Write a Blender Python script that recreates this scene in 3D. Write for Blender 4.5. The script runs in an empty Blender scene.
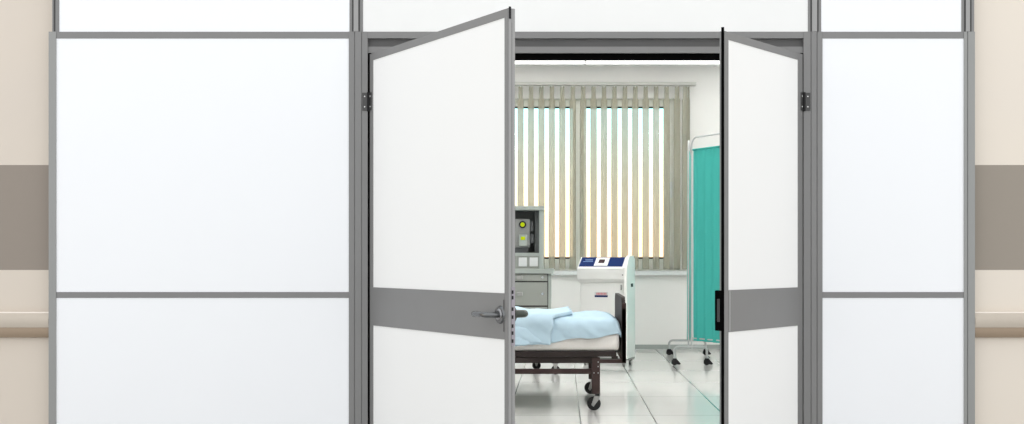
import bpy, bmesh, math, random
from mathutils import Vector, Matrix
random.seed(7)
scene = bpy.context.scene
C = scene.collection
PI = math.pi
rad = math.radians

# ------------------------------------------------------------------ measures
F = 1250.0            # focal length in pixels of a 1024 px wide frame
CX, CY = 562.0, 259.0 # where the level sight line falls
H = 1.3               # eye height
D = 6.25              # eye to the partition
def X(px, d): return (px - CX) * d / F
def Z(py, d): return H - (py - CY) * d / F
def WX(px): return (px - CX) / 200.0      # on the partition front (Y = 0)
def WZ(py): return H - (py - CY) / 200.0

# ------------------------------------------------------------------ materials
def lin(r, g, b):
    f = lambda c: (c/255.0)/12.92 if c/255.0 <= 0.04045 else (((c/255.0)+0.055)/1.055)**2.4
    return (f(r), f(g), f(b), 1)
def mat(name, col, rough=0.5, metal=0.0, spec=0.5, noise=0.0, nscale=40, bump=0.0, coat=0.0):
    m = bpy.data.materials.new(name); m.use_nodes = True
    nt = m.node_tree; b = nt.nodes['Principled BSDF']
    b.inputs['Base Color'].default_value = col
    b.inputs['Roughness'].default_value = rough
    b.inputs['Metallic'].default_value = metal
    b.inputs['Specular IOR Level'].default_value = spec
    b.inputs['Coat Weight'].default_value = coat
    tc = nt.nodes.new('ShaderNodeTexCoord'); n = nt.nodes.new('ShaderNodeTexNoise')
    n.inputs['Scale'].default_value = nscale
    nt.links.new(tc.outputs['Object'], n.inputs['Vector'])
    if noise:
        mx = nt.nodes.new('ShaderNodeMixRGB'); mx.blend_type = 'MULTIPLY'; mx.inputs[0].default_value = 1
        mx.inputs[1].default_value = col
        mr = nt.nodes.new('ShaderNodeMapRange')
        mr.inputs['To Min'].default_value = 1-noise; mr.inputs['To Max'].default_value = 1+noise
        nt.links.new(n.outputs['Fac'], mr.inputs['Value'])
        nt.links.new(mr.outputs[0], mx.inputs[2]); nt.links.new(mx.outputs[0], b.inputs['Base Color'])
    if bump:
        bp = nt.nodes.new('ShaderNodeBump'); bp.inputs['Strength'].default_value = bump; bp.inputs['Distance'].default_value = 0.01
        nt.links.new(n.outputs['Fac'], bp.inputs['Height']); nt.links.new(bp.outputs[0], b.inputs['Normal'])
    return m
def emis(name, col, s):
    m = bpy.data.materials.new(name); m.use_nodes = True
    nt = m.node_tree; nt.nodes.clear()
    o = nt.nodes.new('ShaderNodeOutputMaterial'); e = nt.nodes.new('ShaderNodeEmission')
    e.inputs[0].default_value = col; e.inputs[1].default_value = s
    nt.links.new(e.outputs[0], o.inputs[0]); return m

M = {}
M['panel'] = mat('white_panel', (0.90,0.92,0.95,1), 0.45, spec=0.3, noise=0.006, nscale=3)
M['panel_top'] = mat('transom_panel', (0.86,0.87,0.865,1), 0.5, spec=0.3, noise=0.006, nscale=3)
M['leaf_panel'] = mat('door_panel', (0.89,0.895,0.89,1), 0.5, spec=0.3, noise=0.008, nscale=2)
M['alu'] = mat('aluminium_frame', (0.215,0.215,0.215,1), 0.42, metal=0.15, noise=0.04, nscale=8)
M['alu_light'] = mat('aluminium_edge', (0.32,0.32,0.32,1), 0.4, metal=0.2, noise=0.03, nscale=8)
M['groove'] = mat('dark_groove', (0.045,0.045,0.045,1), 0.6)
M['alu_end'] = mat('aluminium_end_post', (0.29,0.295,0.29,1), 0.4, metal=0.15, noise=0.03, nscale=8)
M['recess'] = mat('recess_metal', (0.10,0.10,0.10,1), 0.5)
M['black'] = mat('black_rubber', (0.003,0.003,0.003,1), 0.9, spec=0.0)
M['black_plastic'] = mat('black_plastic', (0.008,0.008,0.009,1), 0.5, spec=0.25)
M['hinge'] = mat('hinge_steel', (0.07,0.07,0.07,1), 0.35, metal=0.5)
M['chrome'] = mat('polished_chrome', (0.62,0.62,0.62,1), 0.16, metal=1.0)
M['dark_chrome'] = mat('dark_chrome', (0.17,0.175,0.18,1), 0.22, metal=1.0)
M['mid_chrome'] = mat('mid_chrome', (0.30,0.30,0.31,1), 0.18, metal=1.0)
M['olive_metal'] = mat('dark_olive_metal', (0.05,0.06,0.05,1), 0.35, metal=0.2)
M['lockplate'] = mat('lock_plate', (0.31,0.29,0.32,1), 0.3, metal=0.7)
M['room_wall'] = mat('room_wall_paint', (0.805,0.80,0.78,1), 0.7, spec=0.2, noise=0.01, nscale=2, bump=0.05)
M['ceiling'] = mat('ceiling_paint', (0.88,0.88,0.88,1), 0.8)
M['skirting'] = mat('skirting', (0.33,0.36,0.345,1), 0.4, noise=0.03)
M['win_frame'] = mat('window_frame_plastic', (0.80,0.82,0.76,1), 0.4)
M['headrail'] = mat('headrail_metal', (0.42,0.42,0.39,1), 0.5)
M['sill'] = mat('sill_white', (0.75,0.78,0.78,1), 0.35)
M['corr_floor'] = mat('corridor_vinyl', (0.45,0.44,0.42,1), 0.4, noise=0.05, nscale=12)
M['handrail'] = mat('handrail_vinyl', lin(193,183,170), 0.45, noise=0.02)
M['handrail_low'] = mat('handrail_bumper', lin(165,146,126), 0.5, noise=0.03)  # brown grip, also darkened for the shade on the rail's underside
M['rail_lip'] = mat('handrail_lip', lin(238,230,220), 0.4)  # highlight along the top of the rail, painted as a pale strip
M['cab'] = mat('cabinet_grey', lin(146,150,144), 0.45, noise=0.02, nscale=20)
M['cab_edge'] = mat('cabinet_edge', lin(158,166,161), 0.45, noise=0.02, nscale=20)
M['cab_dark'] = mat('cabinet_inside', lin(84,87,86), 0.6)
M['cab_gap'] = mat('cabinet_gap', (0.03,0.03,0.03,1), 0.7)
M['plate'] = mat('socket_plate', lin(205,208,208), 0.4)
M['device'] = mat('device_grey', lin(128,130,128), 0.4, noise=0.03)
M['device_dark'] = mat('device_dark', lin(70,73,74), 0.4)
M['yellow'] = emis('yellow_indicator', lin(205,225,30), 0.8)
M['bed'] = mat('bed_brown_metal', lin(44,36,34), 0.6, spec=0.3, noise=0.06, nscale=30)
M['bed_front'] = mat('bed_brown_post', lin(57,42,40), 0.55, spec=0.3, noise=0.06, nscale=30)
M['mattress'] = mat('mattress_cover', lin(216,213,209), 0.8, noise=0.03, nscale=60, bump=0.1)
M['blanket'] = mat('blue_cotton', lin(181,205,219), 0.85, spec=0.15, noise=0.03, nscale=14, bump=0.15)
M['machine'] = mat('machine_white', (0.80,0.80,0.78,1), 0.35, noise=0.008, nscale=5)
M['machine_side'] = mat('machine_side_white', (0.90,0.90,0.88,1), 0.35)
M['navy'] = mat('navy_panel', lin(30,48,96), 0.8, spec=0.1)
M['screen_dark'] = mat('display_dark', lin(62,44,48), 0.2)
M['red'] = mat('label_red', lin(206,120,130), 0.5)
M['lblue'] = mat('label_pale_blue', lin(120,150,195), 0.5)
M['castor_grey'] = mat('castor_grey', lin(160,160,158), 0.35, metal=0.3)
M['tube'] = mat('white_tube', lin(178,180,180), 0.3, noise=0.01)
M['rubber'] = mat('tyre_rubber', (0.014,0.014,0.014,1), 0.6, spec=0.3)
M['steel_dark'] = mat('base_steel', lin(130,132,130), 0.3, metal=0.5)

# corridor wall: cream paint with a taupe painted band
def corridor_wall(name, col, band):
    m = mat(name, col, 0.75, spec=0.2); nt = m.node_tree; b = nt.nodes['Principled BSDF']
    g = nt.nodes.new('ShaderNodeNewGeometry'); s = nt.nodes.new('ShaderNodeSeparateXYZ')
    nt.links.new(g.outputs['Position'], s.inputs[0])
    a = nt.nodes.new('ShaderNodeMath'); a.operation = 'GREATER_THAN'; a.inputs[1].default_value = Z(270, D+.06)
    c = nt.nodes.new('ShaderNodeMath'); c.operation = 'LESS_THAN'; c.inputs[1].default_value = Z(165, D+.06)
    k = nt.nodes.new('ShaderNodeMath'); k.operation = 'MULTIPLY'
    for q in (a, c): nt.links.new(s.outputs['Z'], q.inputs[0])
    nt.links.new(a.outputs[0], k.inputs[0]); nt.links.new(c.outputs[0], k.inputs[1])
    n = nt.nodes.new('ShaderNodeTexNoise'); n.inputs['Scale'].default_value = 2.0
    nt.links.new(g.outputs['Position'], n.inputs['Vector'])
    w = nt.nodes.new('ShaderNodeMixRGB'); w.inputs[1].default_value = col
    w.inputs[2].default_value = (col[0]*1.04, col[1]*1.03, col[2]*1.0, 1); nt.links.new(n.outputs['Fac'], w.inputs[0])
    mx = nt.nodes.new('ShaderNodeMixRGB'); mx.inputs[2].default_value = band
    nt.links.new(w.outputs[0], mx.inputs[1]); nt.links.new(k.outputs[0], mx.inputs[0])
    nt.links.new(mx.outputs[0], b.inputs['Base Color']); return m
M['corr_left'] = corridor_wall('corridor_paint_left', lin(213,204,194), lin(150,141,132))  # darker copy: the dimmer light on the left is put into the colour
M['corr_right'] = corridor_wall('corridor_paint_right', lin(227,219,209), lin(155,147,137))  # paler copy: the stronger light on the right is put into the colour

# glossy floor tiles, 0.6 x 1.4 m
TX, TY, GX0, GY0 = 0.60, 1.40, 0.148, 5.55
def tile_mat():
    m = mat('glossy_floor_tiles', (0.62,0.64,0.61,1), 0.09, spec=0.55); nt = m.node_tree; b = nt.nodes['Principled BSDF']
    g = nt.nodes.new('ShaderNodeNewGeometry'); s = nt.nodes.new('ShaderNodeSeparateXYZ'); nt.links.new(g.outputs['Position'], s.inputs[0])
    outs = []
    for ax, p, o, w in (('X', TX, GX0, 0.0055), ('Y', TY, GY0, 0.011)):
        a = nt.nodes.new('ShaderNodeMath'); a.operation = 'SUBTRACT'; a.inputs[1].default_value = o - 40*p - p/2
        nt.links.new(s.outputs[ax], a.inputs[0])
        md = nt.nodes.new('ShaderNodeMath'); md.operation = 'MODULO'; md.inputs[1].default_value = p; nt.links.new(a.outputs[0], md.inputs[0])
        sb = nt.nodes.new('ShaderNodeMath'); sb.operation = 'SUBTRACT'; sb.inputs[1].default_value = p/2; nt.links.new(md.outputs[0], sb.inputs[0])
        ab = nt.nodes.new('ShaderNodeMath'); ab.operation = 'ABSOLUTE'; nt.links.new(sb.outputs[0], ab.inputs[0])
        lt = nt.nodes.new('ShaderNodeMath'); lt.operation = 'LESS_THAN'; lt.inputs[1].default_value = w; nt.links.new(ab.outputs[0], lt.inputs[0])
        outs.append(lt)
    sc = nt.nodes.new('ShaderNodeMath'); sc.operation = 'MULTIPLY'; sc.inputs[1].default_value = 0.35; nt.links.new(outs[1].outputs[0], sc.inputs[0])
    mxm = nt.nodes.new('ShaderNodeMath'); mxm.operation = 'MAXIMUM'; nt.links.new(outs[0].outputs[0], mxm.inputs[0]); nt.links.new(sc.outputs[0], mxm.inputs[1])
    n = nt.nodes.new('ShaderNodeTexNoise'); n.inputs['Scale'].default_value = 1.5; nt.links.new(g.outputs['Position'], n.inputs['Vector'])
    w = nt.nodes.new('ShaderNodeMixRGB'); w.inputs[1].default_value = (0.615,0.61,0.59,1); w.inputs[2].default_value = (0.675,0.67,0.65,1)
    nt.links.new(n.outputs['Fac'], w.inputs[0])
    mx = nt.nodes.new('ShaderNodeMixRGB'); mx.inputs[2].default_value = (0.10,0.10,0.10,1)
    nt.links.new(mxm.outputs[0], mx.inputs[0]); nt.links.new(w.outputs[0], mx.inputs[1]); nt.links.new(mx.outputs[0], b.inputs['Base Color'])
    return m
M['tiles'] = tile_mat()

def sheer(name, col, see, back):
    """woven fabric: part of the view passes between the threads, part is scattered through"""
    m = bpy.data.materials.new(name); m.use_nodes = True; nt = m.node_tree; nt.nodes.clear()
    o = nt.nodes.new('ShaderNodeOutputMaterial')
    t = nt.nodes.new('ShaderNodeBsdfTransparent'); t.inputs[0].default_value = (1,1,1,1)
    df = nt.nodes.new('ShaderNodeBsdfDiffuse'); df.inputs[0].default_value = col
    tl = nt.nodes.new('ShaderNodeBsdfTranslucent'); tl.inputs[0].default_value = col
    a = nt.nodes.new('ShaderNodeMixShader'); a.inputs[0].default_value = back
    nt.links.new(df.outputs[0], a.inputs[1]); nt.links.new(tl.outputs[0], a.inputs[2])
    b = nt.nodes.new('ShaderNodeMixShader'); b.inputs[0].default_value = see
    nt.links.new(a.outputs[0], b.inputs[1]); nt.links.new(t.outputs[0], b.inputs[2]); nt.links.new(b.outputs[0], o.inputs[0])
    return m
M['slat'] = sheer('blind_fabric', (0.44,0.43,0.345,1), 0.44, 0.35)
M['curtain'] = sheer('teal_curtain', lin(74,174,165), 0.0, 0.2)
def glass():
    m = bpy.data.materials.new('window_glass'); m.use_nodes = True; nt = m.node_tree; nt.nodes.clear()
    o = nt.nodes.new('ShaderNodeOutputMaterial'); t = nt.nodes.new('ShaderNodeBsdfTransparent'); t.inputs[0].default_value = (0.97,0.99,0.98,1)
    g = nt.nodes.new('ShaderNodeBsdfGlossy'); g.inputs['Roughness'].default_value = 0.02
    fr = nt.nodes.new('ShaderNodeFresnel'); fr.inputs[0].default_value = 1.45
    a = nt.nodes.new('ShaderNodeMixShader'); nt.links.new(fr.outputs[0], a.inputs[0])
    nt.links.new(t.outputs[0], a.inputs[1]); nt.links.new(g.outputs[0], a.inputs[2]); nt.links.new(a.outputs[0], o.inputs[0]); return m
M['glass'] = glass()
M['lamp'] = emis('lamp_diffuser', (1,0.995,0.98,1), 10.5)

M['lamp2'] = emis('flush_lamp_diffuser', (1,0.995,0.97,1), 2.3)
# ------------------------------------------------------------------ mesh builder
class MB:
    def __init__(s): s.bm = bmesh.new()
    def box(s, x0, x1, y0, y1, z0, z1, bev=0.0):
        r = bmesh.ops.create_cube(s.bm, size=1, matrix=Matrix.Translation(((x0+x1)/2,(y0+y1)/2,(z0+z1)/2)) @ Matrix.Diagonal((abs(x1-x0),abs(y1-y0),abs(z1-z0),1)))
        if bev:
            es = list({e for v in r['verts'] for e in v.link_edges})
            bmesh.ops.bevel(s.bm, geom=es, offset=bev, segments=3, profile=0.5, affect='EDGES')
        return s
    def cyl(s, p0, p1, r, r2=None, n=20):
        p0, p1 = Vector(p0), Vector(p1); v = p1-p0
        q = v.to_track_quat('Z', 'Y').to_matrix().to_4x4()
        bmesh.ops.create_cone(s.bm, cap_ends=True, segments=n, radius1=r, radius2=r if r2 is None else r2, depth=v.length, matrix=Matrix.Translation((p0+p1)/2) @ q)
        return s
    def sph(s, p, r, sc=(1,1,1)):
        bmesh.ops.create_uvsphere(s.bm, u_segments=16, v_segments=10, radius=r, matrix=Matrix.Translation(p) @ Matrix.Diagonal((*sc,1))); return s
    def tube(s, pts, r, n=12, radii=None):
        pts = [Vector(p) for p in pts]; rings = []
        prev = None
        for i, p in enumerate(pts):
            t = (pts[min(i+1,len(pts)-1)] - pts[max(i-1,0)]).normalized()
            if prev is None:
                a = Vector((0,0,1)) if abs(t.z) < 0.9 else Vector((1,0,0)); u = t.cross(a).normalized()
            else: u = (prev - t*prev.dot(t)).normalized()
            prev = u; w = t.cross(u); rr = radii[i] if radii else r
            rings.append([s.bm.verts.new(p + (u*math.cos(2*PI*k/n) + w*math.sin(2*PI*k/n))*rr) for k in range(n)])
        for a, b in zip(rings, rings[1:]):
            for k in range(n): s.bm.faces.new((a[k], a[(k+1)%n], b[(k+1)%n], b[k]))
        s.bm.faces.new(rings[0][::-1]); s.bm.faces.new(rings[-1]); return s
    def prism(s, poly, axis, a0, a1):
        """poly: 2D points; axis 'x' -> (y,z), 'y' -> (x,z), 'z' -> (x,y)"""
        def P(u, v, a): return {'x':(a,u,v),'y':(u,a,v),'z':(u,v,a)}[axis]
        A = [s.bm.verts.new(P(u,v,a0)) for u,v in poly]; B = [s.bm.verts.new(P(u,v,a1)) for u,v in poly]
        s.bm.faces.new(A); s.bm.faces.new(B[::-1])
        for i in range(len(poly)): j=(i+1)%len(poly); s.bm.faces.new((A[j],A[i],B[i],B[j]))
        return s
    def grid(s, rows):
        V = [[s.bm.verts.new(p) for p in r] for r in rows]
        for a, b in zip(V, V[1:]):
            for i in range(len(a)-1): s.bm.faces.new((a[i],a[i+1],b[i+1],b[i]))
        return s
    def build(s, name, m, parent=None, smooth=False, loc=None, rotz=0):
        bmesh.ops.recalc_face_normals(s.bm, faces=s.bm.faces)
        me = bpy.data.meshes.new(name); s.bm.to_mesh(me); s.bm.free(); me.materials.append(m)
        o = bpy.data.objects.new(name, me); C.objects.link(o)
        if smooth:
            for p in me.polygons: p.use_smooth = True
            me.set_sharp_from_angle(angle=rad(38))
        if parent: o.parent = parent
        if loc: o.location = loc
        o.rotation_euler.z = rotz
        return o
def tag(o, label=None, cat=None, group=None, kind=None):
    if label: o['label'] = label
    if cat: o['category'] = cat
    if group: o['group'] = group
    if kind: o['kind'] = kind
    return o
def empty(name, loc, rotz=0, **k):
    o = bpy.data.objects.new(name, None); C.objects.link(o); o.location = loc; o.rotation_euler.z = rotz
    o.empty_display_size = 0.1
    return tag(o, **k)
def arc(cx, cy, r, a0, a1, n=6):
    return [(cx+r*math.cos(rad(a0+(a1-a0)*i/n)), cy+r*math.sin(rad(a0+(a1-a0)*i/n))) for i in range(n+1)]

# ================================================================== CORRIDOR SIDE
YB = 11.80                    # back wall of the ward
DW = D + YB
CEIL = Z(66.5, DW)
wf = empty('wall_front', (0,0,0), label='partition of white panels in grey aluminium posts around the double door', cat='wall', kind='structure')
def panel(x0, x1, z0, z1, m):
    MB().box(x0, x1, 0.005, 0.07, z0, z1).build('panel', M[m], wf)
zr0, zr1 = WZ(38.3), WZ(31.6)      # transom rail
zm0, zm1 = WZ(297.9), WZ(292.0)    # mid rail
XL0, XL1, XJ0, XJ1 = WX(48.6), WX(56), WX(348.8), WX(367.6)
XR0, XR1, XE0, XE1 = WX(803.6), WX(822.5), WX(964), WX(975)
panel(XL1-.01, XJ0+.01, zm1-.005, zr0+.005, 'panel'); panel(XL1-.01, XJ0+.01, 0.08, zm0+.005, 'panel')
panel(XR1-.01, XE0+.01, zm1-.005, zr0+.005, 'panel'); panel(XR1-.01, XE0+.01, 0.08, zm0+.005, 'panel')
panel(WX(58), WX(350), zr1, CEIL, 'panel'); panel(WX(820), WX(963), zr1, CEIL, 'panel')
panel(WX(362), WX(809), zr1, CEIL, 'panel_top')
def post(x0, x1, z0, z1, grooves=(), y0=0.0, mm='alu'):
    """a grooved aluminium profile running upright"""
    cuts = sorted(grooves); pts = [(x0, 0.1), (x0, y0)]
    for g in cuts: pts += [(g-.0025, y0), (g-.0025, y0+.005), (g+.0025, y0+.005), (g+.0025, y0)]
    pts += [(x1, y0), (x1, 0.1)]
    return MB().prism(pts, 'z', z0, z1).build('post', M[mm], wf)
post(XL0, XL1, 0, zr1, (), mm='alu_end')
post(XJ0, XJ1, 0, zr1, (WX(354.6), WX(361.7)))
post(XR0, XR1, 0, zr1, (WX(811), WX(817)))
post(XE0, XE1, 0, zr1, (WX(967.6),), mm='alu_end')
def tpost(x0, x1, d0, d1):
    """transom post: light profile with two dark gaskets"""
    post(WX(x0), WX(x1), zr1, CEIL, (), y0=0.003)
    for g in (d0, d1):
        if g: MB().box(WX(g-.7), WX(g+.7), 0.001, 0.02, zr1+.001, CEIL).build('gasket', M['groove'], wf)
    if d0 and d1: MB().box(WX(d0+.9), WX(d1-.9), -0.0005, 0.012, zr1+.001, CEIL).build('gasket_cover', M['alu_light'], wf)
tpost(52, 58.9, 54.3, None); tpost(349.4, 362.9, 352.7, 359.2); tpost(808, 821.3, 811.2, 818.0); tpost(961.6, 974.4, 965.0, 970.9)
def rail(x0, x1, z0, z1): MB().box(x0, x1, 0.002, 0.09, z0, z1, 0.0015).build('rail', M['alu'], wf)
rail(XL1, XJ0, zr0, zr1); rail(XR1, XE0, zr0, zr1); rail(XL1, XJ0, zm0, zm1); rail(XR1, XE0, zm0, zm1)
rail(XL1, XJ0, 0, .08); rail(XR1, XE0, 0, .08)
# header over the doors
trim = empty('trim_1', (0,0,2.4), label='grey aluminium header and seals around the double door opening', cat='door frame', kind='structure')
def tpart(name, m, *b): return MB().box(b[0],b[1],b[2],b[3],b[4]-2.4,b[5]-2.4, b[6] if len(b)>6 else 0).build(name, M[m], trim)
tpart('header_top', 'alu', XJ1, XR0, 0.002, 0.09, WZ(38.1), zr1)
tpart('header_recess', 'recess', XJ1, XR0, 0.026, 0.09, WZ(46.6), WZ(38.1))
tpart('header_lip', 'alu', XJ1, XR0, 0.012, 0.028, WZ(52.6), WZ(46.2))
tpart('header_seal', 'black', XJ1, XR0, 0.028, 0.055, Z(59.8, D+.028), WZ(44))
tpart('jamb_seal', 'black', XJ1-.002, XJ1+.012, 0.012, 0.05, 0, WZ(52.6))
tpart('jamb_seal', 'black', XR0-.012, XR0+.002, 0.012, 0.05, 0, WZ(52.6))

# corridor walls either side, with handrails
tag(MB().box(-5.2, XL0+.005, 0.06, 0.2, 0, CEIL).build('wall_left', M['corr_left']), 'cream corridor wall with taupe band left of the partition', 'wall', kind='structure')
tag(MB().box(XE1-.005, 5.2, 0.06, 0.2, 0, CEIL).build('wall_right', M['corr_right']), 'cream corridor wall with taupe band right of the partition', 'wall', kind='structure')
tag(MB().box(-5.2, 5.2, -8.0, 0.06, -0.05, 0).build('floor_corridor', M['corr_floor']), 'plain grey corridor floor', 'floor', kind='structure')
def handrail(x0, x1, label):
    t = empty('handrail', ((x0+x1)/2, 0.06, WZ(325)), label=label, cat='handrail', group=None)
    w = (x1-x0)/2; z = lambda py: WZ(py)-WZ(325)
    body = [(0.0, z(312.5)), (-0.038, z(313.2)), (-0.051, z(316)), (-0.056, z(320)), (-0.055, z(324)), (-0.049, z(327.6)), (0, z(327.6))]
    MB().prism(body, 'x', -w, w).build('rail_body', M['handrail'], t, smooth=True)
    low = [(0, z(327.6)), (-0.047, z(327.6)), (-0.045, z(331)), (-0.038, z(335)), (-0.02, z(338)), (0, z(338))]
    MB().prism(low, 'x', -w, w).build('bumper', M['handrail_low'], t, smooth=True)
    MB().cyl((-w, -0.032, z(313.2)), (w, -0.032, z(313.2)), 0.006).build('lip', M['rail_lip'], t, smooth=True)
handrail(-4.6, XL0-.003, 'beige wall handrail left of the white partition')
handrail(XE1+.003, 5.0, 'beige wall handrail with brown underside right of the white partition')

# ------------------------------------------------------------------ door leaves
ZT = WZ(54.3)
ZPT = WZ(61.2); ZB1, ZB0 = WZ(287.1), WZ(325.0)
def leaf(name, hx, ang, L, sg, w_h, w_f, T, label):
    t = empty(name, (hx, 0, 0), ang, label=label, cat='door', kind='structure')
    def bx(nm, m, u0, u1, y0, y1, z0, z1, bev=0.0, par=t):
        a, b = sorted((sg*u0, sg*u1)); return MB().box(a, b, y0, y1, z0, z1, bev).build(nm, M[m], par)
    bx('hinge_stile', 'alu', 0.003, w_h, 0, T, 0.01, ZT, 0.001)
    bx('lock_stile', 'alu', L-w_f, L, 0, T, 0.01, ZT, 0.001)
    bx('top_rail', 'alu', w_h, L-w_f, 0.0005, T-.0005, ZPT, ZT)
    bx('bottom_rail', 'alu', w_h, L-w_f, 0.0005, T-.0005, 0.01, 0.12)
    bx('middle_rail', 'alu', w_h, L-w_f, -0.0005, T+.0005, ZB0, ZB1)
    bx('door_panel', 'leaf_panel', w_h, L-w_f, 0.003, T-.003, ZB1, ZPT)
    bx('door_panel', 'leaf_panel', w_h, L-w_f, 0.003, T-.003, 0.12, ZB0)
    # hinges: one plate on the stile, one on the post, joined by a black barrel
    for zc in (WZ(101.8), 0.3):
        b = MB().cyl((sg*0.0, -0.006, zc-.047), (sg*0.0, -0.006, zc+.047), 0.0075).build('hinge', M['black_plastic'], t, smooth=True)
        MB().box(*sorted((sg*0.004, sg*0.026)), -0.004, -0.0005, zc-.045, zc+.045, 0.001).build('hinge_plate', M['hinge'], b)
        s = MB()
        for q in (-.026, .026): s.sph((sg*0.016, -0.004, zc+q), 0.0045, (1,.6,1))
        s.build('screw', M['chrome'], b, smooth=True)
    return t, bx
AL, BR = rad(57.25), rad(53.5)
LL, LR = 1.372, 0.800
dl, bl = leaf('door_1', WX(369.5), -AL, LL, 1, 0.040, 0.029, 0.033, 'wide white door leaf with lever handle, swung open towards the viewer')
dr, br = leaf('door_2', WX(803.0), BR, LR, -1, 0.054, 0.037, 0.024, 'narrow white door leaf without lever handle, swung open at right')
# left leaf: edge strip, top bolt, lock plate, lever
bl('edge_strip', 'alu_light', LL, LL+.002, 0.002, 0.0165, 0.02, WZ(54.8))
bl('edge_strip', 'alu_light', LL, LL+.002, 0.0185, 0.032, 0.02, WZ(54.8))
bl('edge_groove', 'black_plastic', LL, LL+.0012, 0.0165, 0.0185, 0.02, WZ(66))
bl('flush_bolt', 'black_plastic', LL+.001, LL+.004, 0.003, 0.0125, WZ(63), ZT+.006)
def pz(py): return H-(py-CY)*(D-LL*math.sin(AL))/F     # height read at the free edge
lock = bl('lock_plate', 'lockplate', LL+.002, LL+.0045, 0.014, 0.031, pz(346), pz(287))
for py in (292, 297.5, 309, 317, 326, 333, 341):
    bl('lock_slot', 'black_plastic', LL+.004, LL+.0055, 0.015, 0.023, pz(py+2.0), pz(py-1.6), par=lock)
bl('lock_cover', 'recess', LL-.034, LL-.030, -0.003, 0.0, pz(332), pz(300))
def lever(t, u, zc, side, T, tip):
    mm = ('dark_chrome', 'mid_chrome') if side < 0 else (tip, tip)
    """rose and lever; side -1 on the corridor face, +1 on the ward face"""
    y = -0.0005 if side < 0 else T+.0005
    h = MB().cyl((u, y, zc), (u, y+side*.008, zc), .038, .034, 32).build('door_handle', M[mm[0]], t, smooth=True)
    MB().cyl((u, y+side*.008, zc), (u, y+side*.013, zc), .026, .021, 28).build('handle_rose', M[mm[1]], h, smooth=True)
    pts = [(u, y+side*.010, zc), (u, y+side*.040, zc), (u-.006, y+side*.052, zc), (u-.022, y+side*.058, zc), (u-.06, y+side*.058, zc+.001), (u-.10, y+side*.056, zc+.001), (u-.128, y+side*.053, zc), (u-.142, y+side*.051, zc-.001)]
    if side > 0: pts = [(u+(p[0]-u), y+(p[1]-y)*1.28, p[2]) for p in pts]
    MB().tube(pts, .011, 16, [.012,.012,.0125,.0125,.0115,.0125,.0125,.007] if side < 0 else [.016,.016,.016,.015,.014,.013,.012,.007]).build('handle_lever', M[tip], h, smooth=True)
lever(dl, LL-.062, pz(315.3), -1, .033, 'dark_chrome')
lever(dl, LL-.030, pz(314.5), 1, .033, 'olive_metal')
# right leaf: black edge gasket and black lock case on the ward side
def pzr(py): return H-(py-CY)*(D-LR*math.sin(BR))/F
br('edge_gasket', 'black', LR, LR+.004, 0.002, 0.015, 0.02, pzr(27))
br('edge_strip', 'alu', LR, LR+.002, 0.016, 0.024, 0.02, ZT-.005)
cs = br('lock_case', 'black', LR-.02, LR+.007, 0.006, 0.047, pzr(331), pzr(290.5), 0.004)
br('lock_button', 'hinge', LR+.006, LR+.009, 0.020, 0.034, pzr(322), pzr(299), 0.001, par=cs)
br('joint_line', 'plate', LR-.049, LR-.0465, -0.0015, 0.0, ZB0+.003, ZB1-.003)
# hinge plates on the posts
for sx, x in ((-1, WX(369.5)), (1, WX(803.0))):
    for zc in (WZ(101.8), 0.3):
        x0, x1 = sorted((x+sx*.010, x+sx*.036))
        p = tpart('post_hinge_plate', 'hinge', x0, x1, -0.004, 0.0005, zc-.045, zc+.045, 0.001)
        s = MB()
        for q in (-.026, .026): s.sph(((x0+x1)/2, -0.004, zc+q-2.4), 0.0045, (1,.6,1))
        s.build('screw', M['chrome'], p, smooth=True)

# ================================================================== WARD
RX0, RX1 = -3.6, 3.4
tag(MB().box(RX0-.15, RX1+.15, 0.06, YB+.3, -0.05, 0.0).build('floor', M['tiles']), 'glossy pale grey tiled ward floor', 'floor', kind='structure')
tag(MB().box(RX0-.15, RX1+.15, 0.06, YB+.3, CEIL, CEIL+.12).build('ceiling', M['ceiling']), 'white ward ceiling', 'ceiling', kind='structure')
tag(MB().box(RX0-.12, RX0, 0.2, YB, 0, CEIL).build('wall_west', M['room_wall']), 'pale ward wall on the left, behind the open door', 'wall', kind='structure')
tag(MB().box(RX1, RX1+.12, 0.2, YB, 0, CEIL).build('wall_east', M['room_wall']), 'pale ward wall on the right, behind the folding screen', 'wall', kind='structure')
OX0, OX1 = X(478, DW), X(680, DW)
OZ0, OZ1 = Z(270.5, DW), Z(98.5, DW)
b = MB()
b.box(RX0-.12, OX0, YB, YB+.25, 0, CEIL).box(OX1, RX1+.12, YB, YB+.25, 0, CEIL)
b.box(OX0, OX1, YB, YB+.25, 0, OZ0).box(OX0, OX1, YB, YB+.25, OZ1, CEIL)
tag(b.build('wall_back', M['room_wall']), 'pale painted ward wall with the window', 'wall', kind='structure')
bb = MB().box(RX0, RX1, YB-.018, YB, 0, Z(344.6, DW)).build('baseboard_back', M['skirting'])
tag(bb, 'grey skirting along the foot of the window wall', 'baseboard', kind='structure')
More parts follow.
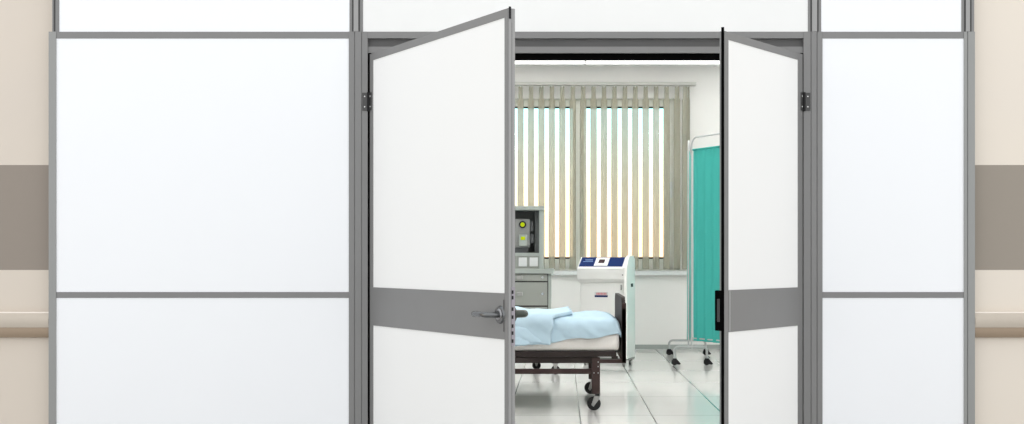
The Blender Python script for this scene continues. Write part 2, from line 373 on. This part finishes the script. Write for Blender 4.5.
# window
YW = YB + .12; dw = D + YW
win = empty('window_1', (0, YW, OZ0), label='two-sash window behind the vertical blind', cat='window', kind='structure')
def wp(name, m, x0, x1, y0, y1, z0, z1, par=None):
    return MB().box(x0, x1, y0, y1, z0-OZ0, z1-OZ0, 0.0).build(name, M[m], par or win)
gx = [X(493, dw), X(573, dw), X(584.5, dw), X(664.5, dw)]
gz0, gz1 = Z(258, dw), Z(107.5, dw)
fo = MB()
for a in ((OX0, gx[0], OZ0, OZ1), (gx[1], gx[2], OZ0, OZ1), (gx[3], OX1, OZ0, OZ1)):
    fo.box(a[0], a[1], 0, .07, a[2]-OZ0, a[3]-OZ0)
for i in (0, 2):
    fo.box(gx[i], gx[i+1], 0.001, .069, 0, gz0-OZ0); fo.box(gx[i], gx[i+1], 0.001, .069, gz1-OZ0, OZ1-OZ0)
fo.build('window_frame', M['win_frame'], win)
# sash profile ridges
for (x0, x1) in ((gx[1]+.04, gx[2]-.04), (gx[3]+.06, gx[3]+.10), (gx[3]+.16, OX1-.03)):
    wp('frame_rib', 'win_frame', x0, x1, -.018, .001, OZ0+.03, OZ1-.03)
for i in (0, 2):
    wp('pane', 'glass', gx[i], gx[i+1], .03, .036, gz0, gz1)
    g = MB(); e = .013
    g.box(gx[i], gx[i+1], -.004, .0, gz0-e-OZ0, gz0+e-OZ0).box(gx[i], gx[i+1], -.004, .0, gz1-e-OZ0, gz1+e-OZ0)
    g.build('glazing_gasket', M['black_plastic'], win)
hh = wp('window_handle', 'sill', X(669.4, dw), X(672.2, dw), -.05, -.03, Z(198, dw), Z(182, dw))
wp('handle_base', 'sill', X(669.6, dw), X(672, dw), -.03, .0, Z(186, dw), Z(182, dw), hh)
tag(MB().box(X(470, DW), X(690, DW), YB-.10, YB+.12, Z(275.0, DW), OZ0, 0.006).build('window_sill', M['sill']), 'white window sill under the vertical blind', 'window sill', kind='structure')
# far ground outside so that the window has a horizon
# vertical blind
YV = YB - .16; dv = D + YV
vb = empty('vertical_blind', (X(585, dv), YV, Z(84, dv)), label='beige vertical blind with sheer slats covering the ward window', cat='blind')
ox, oz = X(585, dv), Z(84, dv)
MB().box(X(474, dv)-ox, X(696, dv)-ox, -.05, .05, Z(85.6, dv)-oz, Z(82.4, dv)-oz, .006).build('headrail', M['headrail'], vb)
MB().box(X(480, dv)-ox, X(478, dv)-ox, .05, .158, -.02, .02).build('bracket', M['win_frame'], vb)
MB().box(X(689, dv)-ox, X(691, dv)-ox, .05, .158, -.02, .02).build('bracket', M['win_frame'], vb)
P_ = 10.43
def slat(px, w, ang, curve=.012):
    zt, zb = Z(86.3, dv), Z(269.4+random.uniform(-.3,.3), dv); cxx = X(px, dv)
    rows = []
    for z_, k in ((zt, .60), (zt-.02, .68), (zt-.17, .70), (zt-.20, .98), ((zt+zb)/2, 1), (zb+.01, 1), (zb, .96)):
        r = []
        for i in range(7):
            q = (i/6-.5)*2; u = q*w/2*k; v = curve*(1-q*q)
            r.append((u*math.cos(ang)-v*math.sin(ang), u*math.sin(ang)+v*math.cos(ang), z_-oz))
        rows.append(r)
    o = MB().grid(rows).build('slat', M['slat'], vb, smooth=True, loc=(cxx-ox, 0, 0))
    md = o.modifiers.new('s', 'SOLIDIFY'); md.thickness = .0012
for n in range(-5, 15):
    slat(531.0+P_*n, .100, rad(-22+random.uniform(-3,3)))
slat(685.2, .100, rad(-25)); slat(688.6, .10, rad(-72)); slat(478.6+2, .10, rad(-25))
tb = MB()
for n in range(-5, 15): tb.box(X(531+P_*n, dv)-ox-.008, X(531+P_*n, dv)-ox+.008, -.008, .008, Z(87.2, dv)-oz, Z(85.4, dv)-oz)
o = tb.build('carriers', M['win_frame'], vb); o['kind'] = 'stuff'

# unseen pendant lamps added to light the ward
for i, (lx, ly) in enumerate([(x, y) for x in (-1.5, 2.1) for y in (2.2, 5.4, 8.6)]):
    t = empty('pendant_light', (lx, ly, CEIL), label='square pendant ceiling lamp of the ward', cat='ceiling light', group='ward ceiling lamps')
    MB().box(-.62, .62, -.62, .62, -.30, -.26, .004).build('frame', M['alu_light'], t)
    MB().box(-.58, .58, -.58, .58, -.306, -.30).build('diffuser', M['lamp'], t)
    MB().box(-.58, .58, -.58, .58, -.26, -.254).build('diffuser', M['lamp'], t)
    for x in (-.5, .5): MB().cyl((x, 0, -.26), (x, 0, 0), .006, n=10).build('suspension_rod', M['chrome'], t)

for lx in (-2.3, -.55, 1.2, 2.85):  # flush lamps added to brighten the upper window wall and ceiling edge
    t = empty('ceiling_light', (lx, 10.8, CEIL), label='long flush ceiling lamp beside the window wall of the ward', cat='ceiling light', group='flush lamps along the window wall')
    MB().box(-.873, .873, -.58, .58, -.030, 0, .004).build('frame', M['ceiling'], t)
    MB().box(-.865, .865, -.56, .56, -.034, -.030).build('diffuser', M['lamp2'], t)

# ------------------------------------------------------------------ bed
d0 = (410.6-CY) and F*H/(410.6-CY); y0 = d0 - D            # near side plane
BW = 1.38; y1 = y0 + BW
bx_ = lambda px: X(px, d0); bz = lambda py: Z(py, d0)
HX = -1.75                                                 # head end
bed = empty('hospital_bed', (bx_(596), y0+BW/2, 0), label='dark brown metal hospital bed on castors in the middle of the ward', cat='bed')
b0 = Vector((bx_(596), y0+BW/2, 0))
def bp(name, m, x0, x1, ya, yb, z0, z1, bev=.003, par=None):
    return MB().box(x0-b0.x, x1-b0.x, ya-b0.y, yb-b0.y, z0, z1, bev).build(name, M[m], par or bed)
bp('platform_frame', 'bed', HX, bx_(616.5), y0-.01, y1+.01, bz(356.6), bz(351.2))
for ya in (y0+.01, y1-.05):
    bp('side_rail', 'bed', HX, bx_(598.5), ya, ya+.04, bz(363.2), bz(357.2))
    bp('lower_rail', 'bed_front', HX+.35, bx_(593), ya+.005, ya+.035, bz(374.2), bz(369))
for ya, yb in ((y0, y0+.04), (y1-.04, y1)):
    bp('foot_rail', 'bed_front', bx_(599), bx_(626), ya, yb, bz(363.2), bz(359.5))
    bp('foot_bracket', 'bed', bx_(611.5), bx_(618), ya+.003, yb-.003, bz(359), bz(356.2))
    bp('foot_post', 'bed_front', bx_(621.8), bx_(626.2), ya, yb, bz(363.2), bz(303))
    MB().prism([(bx_(617)-b0.x, bz(351.5)), (bx_(619)-b0.x, bz(351.5)), (bx_(622.5)-b0.x, bz(359.5)), (bx_(620.5)-b0.x, bz(359.5))], 'y', ya+.01-b0.y, yb-.01-b0.y).build('foot_brace', M['bed'], bed)
# foot board, rounded upper corners
zt, zb_ = bz(297.0), bz(361); r = .10
poly = [(y0-b0.y, zb_), (y1-b0.y, zb_)] + arc(y1-b0.y-r, zt-r, r, 0, 90) + arc(y0-b0.y+r, zt-r, r, 90, 180)
MB().prism(poly, 'x', bx_(621.6)-b0.x, bx_(625.4)-b0.x).build('footboard', M['bed'], bed, smooth=True)
polyh = [(y, z_+(.18 if z_ > .6 else 0)) for y, z_ in poly]
MB().prism(polyh, 'x', HX-.05-b0.x, HX-b0.x).build('headboard', M['bed'], bed, smooth=True)
for xc in (bx_(596.1), HX+.35):
    for ya, far in ((y0+.002, 0), (y1-.06, 1)):
        leg = bp('leg', 'bed_front', xc-.036, xc+.034, ya, ya+.055, bz(394), bz(357.5))
        for (dx, py) in ((.018, 362), (.018, 366.5), (.018, 373), (-.018, 373)):
            MB().cyl((xc+dx-b0.x, ya-.003-b0.y, bz(py)), (xc+dx-b0.x, ya+.004-b0.y, bz(py)), .006, n=10).build('bolt', M['castor_grey'], leg, smooth=True)
        ca = MB(); cy_ = ya+.028-b0.y; wx = xc-.018-b0.x; wz = .058
        ca.cyl((wx, cy_-.016, wz), (wx, cy_+.016, wz), .058, n=32)
        w = ca.build('castor', M['rubber'], bed, smooth=True)
        fk = MB()
        for sy in (-.022, .022):
            fk.prism([(wx-.022, wz-.01), (wx-.004, wz-.026), (wx+.048, wz+.045), (wx+.05, bz(394.2)), (wx+.008, bz(394.2))], 'y', cy_+sy-.004, cy_+sy+.004)
        fk.box(wx+.008, wx+.05, cy_-.026, cy_+.026, bz(396.5), bz(394.0), .002)
        fk.cyl((wx-.001, cy_-.028, wz), (wx-.001, cy_+.028, wz), .012)
        fk.build('fork', M['castor_grey'], w)
bp('cross_rail', 'bed', bx_(593), bx_(599), y0+.05, y1-.05, bz(366), bz(361))

# mattress
m0x, m1x = HX+.04, bx_(619.3)
tag(MB().box(m0x-b0.x, m1x-b0.x, -BW/2+.0, BW/2-.0, 0, bz(329)-bz(351.2)-.0, .035).build('mattress', M['mattress'], smooth=True, loc=(b0.x, b0.y, bz(351.2))),
    'off-white mattress lying on the hospital bed', 'mattress')
ZM = bz(329)      # mattress top
# bedspread: cross profile around the mattress, wavy hem and folds
from mathutils import noise as mnoise
def nz(x, y, z=0): return mnoise.noise(Vector((x, y, z)))
def cover(name, xa, xb, topz, out, hem_near, hem_far, label, nx, seed, amp, edge=None, thick=.012):
    rows = []; R = .09; N = 46
    yn, yf = y0-out, y1+out
    for i in range(nx+1):
        q = i/nx; row = []
        for j in range(N+1):
            t = j/N
            # profile: near hem -> up -> round -> top -> round -> down far side
            if edge: xe = edge(t)
            else: xe = xb
            x = xa + (xe-xa)*q
            end = 0.0
            if not edge:
                e = max(0, (x-(xb-.075))/.075); end = 1-math.sqrt(max(0, 1-e*e))
            tz = topz - .065*end
            hem = hem_near(x)
            if t < .30:  u = t/.30; y = yn; z = hem + (tz-R-hem)*u; ph = 0
            elif t < .42:
                a = (t-.30)/.12*PI/2; y = yn+R*(1-math.cos(a)); z = tz-R+R*math.sin(a)
            elif t < .80:
                u = (t-.42)/.38; y = yn+R+(yf-yn-2*R)*u; z = tz
            elif t < .88:
                a = (t-.80)/.08*PI/2; y = yf-R+R*math.sin(a); z = tz-R+R*math.cos(a)
            else: u = (t-.88)/.12; y = yf; z = tz-R-(tz-R-hem_far)*u
            f = nz(x*3.2+seed+z*4.0, y*1.2, z*1.5)*amp + nz(x*8+seed-z*7, y*3, 7)*amp*.6
            w = .012*nz(x*14+z*16, y*5, seed)
            if t < .36: y -= max(-.010, f*1.4+w); z += f*.15
            else: z += f*.8+w*.6
            yc = (yn+yf)/2; y = yc+(y-yc)*(1-.05*end)
            row.append((x-b0.x, y-b0.y, z))
        rows.append(row)
    if not edge:   # closing drop at the foot end
        last = rows[-1]
        rows.append([(p[0]+.006, p[1], p[2]-(.05 if .36 <= j/N <= .84 else 0)) for j, p in enumerate(last)])
    o = MB().grid(rows).build(name, M['blanket'], smooth=False, loc=(b0.x, b0.y, 0))
    for p in o.data.polygons: p.use_smooth = True
    md = o.modifiers.new('s', 'SOLIDIFY'); md.thickness = thick; md.offset = -1
    if label: tag(o, label, 'blanket')
    return o
def hem1(x): return bz(341.5) + (x-bx_(552))/(bx_(619)-bx_(552))*(bz(334.5)-bz(341.5)) + .010*math.sin(x*17)
TOP = bz(318.5)
bl1 = cover('blanket', bx_(470), bx_(620.5), TOP, .024, hem1, .62, 'pale blue blanket spread over the bed and folded back at the pillow end', 70, 3.1, .030)
def hem2(x): return bz(345.5) + .014*math.sin((x-bx_(520))*9)
def fedge(t):
    if t < .36: return bx_(550.3) + (bx_(554)-bx_(550.3))*t/.36 + .006*math.sin(t*30)
    if t < .55: return bx_(554) + (bx_(573)-bx_(554))*((t-.36)/.19)**.8
    return bx_(573) + (bx_(566)-bx_(573))*(t-.55)/.45
fold = cover('blanket_fold', bx_(440), 0, TOP+.045, .048, hem2, .60, None, 46, 9.7, .034, edge=fedge, thick=.035)
fold.parent = bl1; fold.location = (0,0,0)
fold['label'] = 'folded back upper layer of the blanket'
# pillow at the head, hidden from the doorway by the open leaf
pl = MB(); bmesh.ops.create_uvsphere(pl.bm, u_segments=28, v_segments=16, radius=1)
for v in pl.bm.verts:
    c = v.co; f = lambda a, p: math.copysign(abs(a)**p, a)
    v.co = Vector((f(c.x,.6)*.22, f(c.y,.6)*.40, f(c.z,.8)*.075))
tag(pl.build('pillow', M['mattress'], smooth=True, loc=(HX+.30, b0.y, ZM+.075)), 'white pillow at the head of the bed, behind the open door', 'pillow')

# ------------------------------------------------------------------ grey cabinet and its hutch
dc = 14.10; yc = dc - D
cx_ = lambda px: X(px, dc); cz = lambda py: Z(py, dc)
CW0 = cx_(440); CDP = .55
cab = empty('bedside_cabinet', ((CW0+cx_(551))/2, yc+CDP/2, 0), label='grey metal drawer cabinet on castors beside the bed', cat='cabinet')
c0 = Vector(((CW0+cx_(551))/2, yc+CDP/2, 0))
def cp(name, m, x0, x1, ya, yb, z0, z1, bev=.002, par=None, o=c0, root=None):
    return MB().box(x0-o.x, x1-o.x, ya-o.y, yb-o.y, z0-o.z, z1-o.z, bev).build(name, M[m], par or root or cab)
zc0 = .16
cp('body', 'cab_edge', CW0, cx_(551), yc+.02, yc+CDP, zc0, cz(273.5))
cp('cabinet_top', 'cab_edge', CW0-.02, cx_(553.6), yc-.02, yc+CDP+.01, cz(273.6), cz(268.8), .004)
cp('front_gap', 'cab_gap', CW0+.03, cx_(548.2), yc+.012, yc+.022, zc0+.03, cz(273.8))
mid = cx_(488)
lv = [(281, 274.3), (305.5, 282.3), (330, 307), (352, 331.5)]
for xa, xb in ((CW0+.035, mid-.005), (mid+.005, cx_(547.4))):
    for k, (pb, pt) in enumerate(lv):
        dwr = cp('drawer', 'cab', xa, xb, yc, yc+.014, cz(pb), cz(pt), .002)
        zc_ = cz(277.5 if k == 0 else pt+11.5)
        MB().cyl((xb-.055-c0.x, yc-.012-c0.y, zc_), (xb-.055-c0.x, yc+.001-c0.y, zc_), .012, n=16).build('lock_knob', M['chrome'], dwr, smooth=True)
        MB().box((xa+xb)/2+ (.0)-c0.x-.01, (xa+xb)/2-c0.x+.055, yc-.03-c0.y, yc+.001-c0.y, zc_-.022, zc_+.022, .006).build('drawer_pull', M['castor_grey'], dwr)
for (px, yy) in ((555.5, yc-.0), (536.5, yc+.62), (455, yc+.03), (455, yc+.6)):
    d_ = D+yy; xx = X(px, d_)
    br_ = MB().box(xx-.045-c0.x, xx+.045-c0.x, yy-.03-c0.y, yy+.03-c0.y, .125, .165, .004).build('castor_bracket', M['bed'], cab)
    MB().cyl((xx-c0.x, yy-.015-c0.y, .05), (xx-c0.x, yy+.015-c0.y, .05), .05, n=24).build('castor', M['rubber'], cab, smooth=True)
    MB().prism([(xx-.03-c0.x, .125), (xx+.03-c0.x, .125), (xx+.008-c0.x, .04), (xx-.008-c0.x, .04)], 'y', yy-.022-c0.y, yy-.017-c0.y).build('castor_fork', M['castor_grey'], cab)
MB().box(CW0-c0.x, cx_(559)-c0.x, .0-CDP/2, CDP/2-.03, .165-.0, .19).build('chassis', M['cab_edge'], cab)

hz0 = cz(268.8); hy0 = yc+.12; hd = .36; dh = D+hy0
hx_ = lambda px: X(px, dh); hz = lambda py: Z(py, dh)
hut = empty('shelf_unit', ((CW0+hx_(543))/2, hy0+hd/2, hz0), label='open grey shelf unit with two sockets standing on the drawer cabinet', cat='shelf')
h0 = Vector(((CW0+hx_(543))/2, hy0+hd/2, hz0))
def hp(name, m, x0, x1, ya, yb, z0, z1, bev=.002, par=None): return cp(name, m, x0, x1, ya, yb, z0, z1, bev, par, h0, hut)
hp('top_panel', 'cab_edge', CW0-.01, hx_(544.2), hy0-.02, hy0+hd, hz(210.2), hz(206), .003)
hp('side_panel', 'cab_edge', hx_(539.2), hx_(543.3), hy0, hy0+hd, hz0, hz(210.2))
hp('side_panel', 'cab_edge', CW0, CW0+.05, hy0, hy0+hd, hz0, hz(210.2))
hp('back_panel', 'cab_dark', CW0+.05, hx_(539.2), hy0+hd-.02, hy0+hd, hz0, hz(210.2))
hp('shelf', 'cab_edge', CW0+.05, hx_(539.2), hy0, hy0+hd-.02, hz(256), hz(252.8))
hp('socket_rail', 'cab', CW0+.05, hx_(539.2), hy0+.01, hy0+.05, hz0, hz(256))
hp('divider', 'cab_dark', hx_(534.6), hx_(539.2), hy0+.10, hy0+hd-.02, hz(252.8), hz(210.2))
for a in (518.6, 529.6, 505):
    s = hp('socket', 'plate', hx_(a), hx_(a+8.2), hy0+.002, hy0+.012, hz(266.4), hz(257.4), .002)
    MB().box(hx_(a+2)-h0.x, hx_(a+6.2)-h0.x, hy0-h0.y, hy0+.003-h0.y, hz(264)-h0.z, hz(260)-h0.z, .001).build('socket_insert', M['plate'], s)
# monitoring unit in the shelf
gy = hy0+.06; dg = D+gy; gx_ = lambda px: X(px, dg); gz = lambda py: Z(py, dg); gb = hz(252.8)
dev = empty('control_unit', (gx_(523), gy+.05, gb), label='grey control unit with two yellow lights inside the shelf unit', cat='medical device')
g0 = Vector((gx_(523), gy+.05, gb))
def gp(name, m, x0, x1, ya, yb, z0, z1, bev=.002, par=None): return cp(name, m, x0, x1, ya, yb, z0, z1, bev, par, g0, dev)
gp('housing', 'device', gx_(513), gx_(530), gy, gy+.12, gz(247.5), gz(219), .008)
gp('foot', 'device_dark', gx_(515), gx_(528), gy+.02, gy+.10, gb, gz(247.5))
gp('lower_module', 'cab_edge', gx_(519.2), gx_(527.5), gy-.03, gy, gz(246), gz(234.5), .005)
gp('side_clip', 'device_dark', gx_(530.6), gx_(533.4), gy+.01, gy+.09, gz(231), gz(221), .004)
gp('side_clip', 'device_dark', gx_(530.6), gx_(533.8), gy+.01, gy+.09, gz(243), gz(234), .004)
MB().cyl((gx_(522.6)-g0.x, gy-.012-g0.y, gz(224.6)-g0.z), (gx_(522.6)-g0.x, gy+.001-g0.y, gz(224.6)-g0.z), .042, n=28).build('dial_ring', M['black_plastic'], dev, smooth=True)
MB().cyl((gx_(522.6)-g0.x, gy-.016-g0.y, gz(224.6)-g0.z), (gx_(522.6)-g0.x, gy-.012-g0.y, gz(224.6)-g0.z), .025, n=28).build('round_lamp', M['yellow'], dev, smooth=True)
gp('square_lamp', 'yellow', gx_(520.9), gx_(525.2), gy-.034, gy-.03, gz(240), gz(236.6))

# ------------------------------------------------------------------ white treatment machine
dm = 15.15; TH = rad(18)
mx0 = X(578.8, dm+.12)             # front left corner
W_, DP = .585, .32
mc = empty('treatment_machine', (mx0, dm-D+.17, 0), -TH, label='white medical machine with navy sloped control panel behind the foot of the bed', cat='medical machine')
mk = F/(dm+.1)
zz = lambda py: H-(py-CY)/mk
def mp(name, m, x0, x1, ya, yb, z0, z1, bev=.006, par=None):
    return MB().box(x0, x1, ya, yb, z0, z1, bev).build(name, M[m], par or mc, smooth=False)
# local: x along the front (left to right), y into depth
mp('lower_body', 'machine', 0.0, W_, .05, DP, .09, zz(281), .012)
prof = [(.05, zz(283)), (-.01, zz(279)), (-.02, zz(268.5)), (.0, zz(266.8)), (.15, zz(257.4)), (DP, zz(257.4)), (DP, zz(283))]
MB().prism(prof, 'x', -.015, W_-.0).build('head', M['machine'], mc)
# side cheek, tall plate on the right with rounded upper edge
side = [(-.03, .09)] + [(-.03, zz(300)), (-.045, zz(283)), (-.035, zz(267))] + [(.02, zz(260)), (.09, zz(255.6)), (DP-.05, zz(255.6))] + [(DP+.02, zz(259)), (DP+.03, zz(270)), (DP+.03, .09)]
MB().prism(side, 'x', W_, W_+.035).build('side_cheek', M['machine_side'], mc)
hd_ = mp('grip_recess', 'black_plastic', W_+.034, W_+.037, .15, .25, zz(287), zz(283.6), .001)
# sloped panel pieces
sl0, sl1 = Vector((0, .0, zz(266.8))), Vector((0, .15, zz(257.4)))
sv = (sl1-sl0); sn = Vector((0, -sv.z, sv.y)).normalized()
def sloped(name, m, x0, x1, t0, t1, off, th=.004, par=None, skew=.0):
    b = MB(); vs = []
    for o_ in (off, off+th):
        for (x, t) in ((x0, t0), (x1, t0), (x1+skew, t1), (x0+skew, t1)):
            p = sl0 + sv*t + sn*o_; vs.append(b.bm.verts.new((x, p.y, p.z)))
    for f in ((0,1,2,3),(4,5,6,7),(0,1,5,4),(1,2,6,5),(2,3,7,6),(3,0,4,7)): b.bm.faces.new([vs[i] for i in f])
    return b.build(name, M[m], par or mc)
cpn = sloped('control_panel', 'navy', .0, W_-.035, .02, .98, .0, .004)
fr_ = sloped('display_surround', 'machine', .19, .36, .08, .92, .004, .004)
sloped('display', 'screen_dark', .235, .31, .34, .72, .008, .003, par=fr_)
sloped('panel_text', 'lblue', .055, .15, .66, .74, .004, .001, par=cpn)
sloped('panel_text', 'lblue', .035, .16, .50, .55, .004, .001, par=cpn)
# door, label, small marks on the front
mp('front_door', 'machine', .02, W_-.03, .042, .05, .12, zz(283.5), .003)
lb = mp('maker_label', 'plate', .19, .36, .039, .042, zz(297.3), zz(292.0), .0005)
for i in range(7): mp('label_letter', 'red', .215+.019*i, .228+.019*i, .037, .0392, zz(294.9), zz(292.7), 0, lb)
mp('label_bar', 'navy', .192, .358, .0365, .0392, zz(297.2), zz(295.3), 0, lb)
mp('vent_mark', 'device', .52, .535, .038, .042, zz(290), zz(284.6), .001)
mp('button', 'device', .555, .568, -.024, -.012, zz(275.6), zz(274.2), .001)
MB().box(-.01, W_+.04, .02, DP+.02, .07, .095, .006).build('base_plate', M['steel_dark'], mc)
for (x, y) in ((.06, .09), (W_-.03, .06), (.06, DP-.06), (W_-.0, DP-.06)):
    w = MB().cyl((x-.014, y, .036), (x+.014, y, .036), .036, n=24).build('castor', M['castor_grey'], mc, smooth=True)
    MB().box(x-.022, x+.022, y-.022, y+.022, .056, .072).build('castor_fork', M['steel_dark'], w)

# ------------------------------------------------------------------ folding screen
sA, sB = Vector((X(691.6, 15.3), 15.3-D, 0)), Vector((X(690.6, 16.9), 16.9-D, 0))
dirC = Vector((.29, -.49, 0)).normalized(); sC = sA + dirC*1.15
scr = empty('folding_screen', sA, label='teal curtained folding screen on a white tube frame with castors', cat='privacy screen')
ztop = Z(137.6, 15.3); zcur1, zcur0 = Z(150, 15.3), Z(340.5, 15.3); zbar = .20
def frame(P, Q, top, bot, nm):
    v = (Q-P).normalized(); L = (Q-P).length; r = .11
    pts = [P+Vector((0,0,bot))]
    pts += [P+v*(r-r*math.cos(a))+Vector((0,0,top-r+r*math.sin(a))) for a in [i*PI/12 for i in range(7)]]
    pts += [Q-v*(r-r*math.cos(a))+Vector((0,0,top-r+r*math.sin(a))) for a in [PI/2-i*PI/12 for i in range(7)]]
    pts += [Q+Vector((0,0,bot))]
    MB().tube([p-sA for p in pts], .011).build(nm, M['tube'], scr, smooth=True)
    MB().tube([P+Vector((0,0,zcur0+.03))-sA, Q+Vector((0,0,zcur0+.03))-sA], .008).build('lower_tube', M['tube'], scr, smooth=True)
frame(sA, sC, ztop, zbar, 'frame_tube'); frame(sA+Vector((-.035,.03,0)), sB, ztop-.03, zbar, 'frame_tube')
def curtain(P, Q, nm, waves, amp):
    v = (Q-P).normalized(); n = Vector((-v.y, v.x, 0)); L = (Q-P).length; rows = []
    for j in range(13):
        z = zcur0+(zcur1-zcur0)*j/12; row = []
        for i in range(waves*8+1):
            q = i/(waves*8); s = math.sin(q*waves*2*PI+.5*math.sin(q*9)+.25*nz(q*6, z))
            p = P+v*(.035+(L-.07)*q) + n*(amp*(s)*(1-.25*j/12)+.006*nz(q*9, z*2, 3)) - sA
            row.append((p.x, p.y, z))
        rows.append(row)
    o = MB().grid(rows).build(nm, M['curtain'], scr, smooth=False)
    for p in o.data.polygons: p.use_smooth = True
    MB().tube([P+v*.03+Vector((0,0,zcur1+.0))-sA, Q-v*.03+Vector((0,0,zcur1+.0))-sA], .012).build('curtain_rod', M['curtain'], scr, smooth=True)
curtain(sA, sC, 'curtain', 7, .016); curtain(sA+Vector((-.035,.03,0)), sB, 'curtain', 8, .02)
def base(x0, x1, d, zb, xp):
    y = d-D; r = .05
    pts = [(x0, y, .075)] + [(x0+r-r*math.cos(a), y, zb-r+r*math.sin(a)) for a in [i*PI/8 for i in range(5)]]
    pts += [(x1-r+r*math.sin(a), y, zb-r+r*math.cos(a)) for a in [i*PI/8 for i in range(5)]] + [(x1, y, .075)]
    MB().tube([Vector(p)-sA for p in pts], .015).build('foot_bar', M['tube'], scr, smooth=True)
    for x in (x0, x1):
        b = MB().cyl((x-sA.x, y-.012-sA.y, .036), (x-sA.x, y+.012-sA.y, .036), .036, n=20)
        c = b.build('castor', M['rubber'], scr, smooth=True)
        MB().prism([(x-.02-sA.x, .085), (x+.02-sA.x, .085), (x+.075-sA.x, .02), (x+.06-sA.x, .008), (x-.038-sA.x, .02), (x-.036-sA.x, .055)], 'y', y-.02-sA.y, y+.02-sA.y).build('castor_guard', M['black_plastic'], c)
base(X(674.5, 15.3), X(706.8, 15.3), 15.3, .225, 0)
base(X(669, 16.9), X(705.5, 16.9), 16.9, zbar, 0)
base(sC.x-.22, sC.x+.22, sC.y+D, zbar, 0)

# ================================================================== light
w = bpy.data.worlds.new('World'); scene.world = w; w.use_nodes = True; nt = w.node_tree; nt.nodes.clear()
out = nt.nodes.new('ShaderNodeOutputWorld'); bg = nt.nodes.new('ShaderNodeBackground')
tc = nt.nodes.new('ShaderNodeTexCoord'); sp = nt.nodes.new('ShaderNodeSeparateXYZ'); nt.links.new(tc.outputs['Generated'], sp.inputs[0])
cr = nt.nodes.new('ShaderNodeValToRGB'); el = cr.color_ramp.elements
mr = nt.nodes.new('ShaderNodeMapRange'); mr.inputs['From Min'].default_value = -.02; mr.inputs['From Max'].default_value = .16
nt.links.new(sp.outputs['Z'], mr.inputs['Value']); nt.links.new(mr.outputs[0], cr.inputs[0])
S = 2.6
el[0].position = 0; el[0].color = (2.3/S, 1.6/S, 1.03/S, 1); el[1].position = 1; el[1].color = (1.15/S, 1.35/S, 1.40/S, 1)
for p, c in ((.20, (2.25,1.62,1.05)), (.45, (1.9,1.75,1.35)), (.68, (1.35,1.85,1.75)), (.85, (1.05,1.85,1.95))):
    e = el.new(p); e.color = (c[0]/S, c[1]/S, c[2]/S, 1)
# brighter towards the window side, even white light on the corridor side
dirr = nt.nodes.new('ShaderNodeMapRange'); dirr.inputs['From Min'].default_value = -.15; dirr.inputs['From Max'].default_value = .35
nt.links.new(sp.outputs['Y'], dirr.inputs['Value'])
sc_ = nt.nodes.new('ShaderNodeMixRGB'); sc_.blend_type = 'MULTIPLY'; sc_.inputs[0].default_value = 1; sc_.inputs[2].default_value = (S,S,S,1)
nt.links.new(cr.outputs[0], sc_.inputs[1])
mx = nt.nodes.new('ShaderNodeMixRGB'); mx.inputs[1].default_value = (1.33,1.33,1.33,1)
nt.links.new(dirr.outputs[0], mx.inputs[0]); nt.links.new(sc_.outputs[0], mx.inputs[2])
nt.links.new(mx.outputs[0], bg.inputs[0]); bg.inputs[1].default_value = 1.0; nt.links.new(bg.outputs[0], out.inputs[0])

# ================================================================== camera
cd = bpy.data.cameras.new('camera'); cam = bpy.data.objects.new('camera', cd); C.objects.link(cam)
cam.location = (0, -D, H); cam.rotation_euler = (PI/2, 0, 0)
cd.sensor_width = 36; cd.lens = F/1024*36
cd.shift_x = -(CX-512)/1024; cd.shift_y = (CY-212)/1024
cd.clip_end = 200
scene.camera = cam
vs = scene.view_settings; vs.view_transform = 'Standard'; vs.look = 'None'; vs.gamma = 1; vs.exposure = 0.0; vs.use_curve_mapping = False
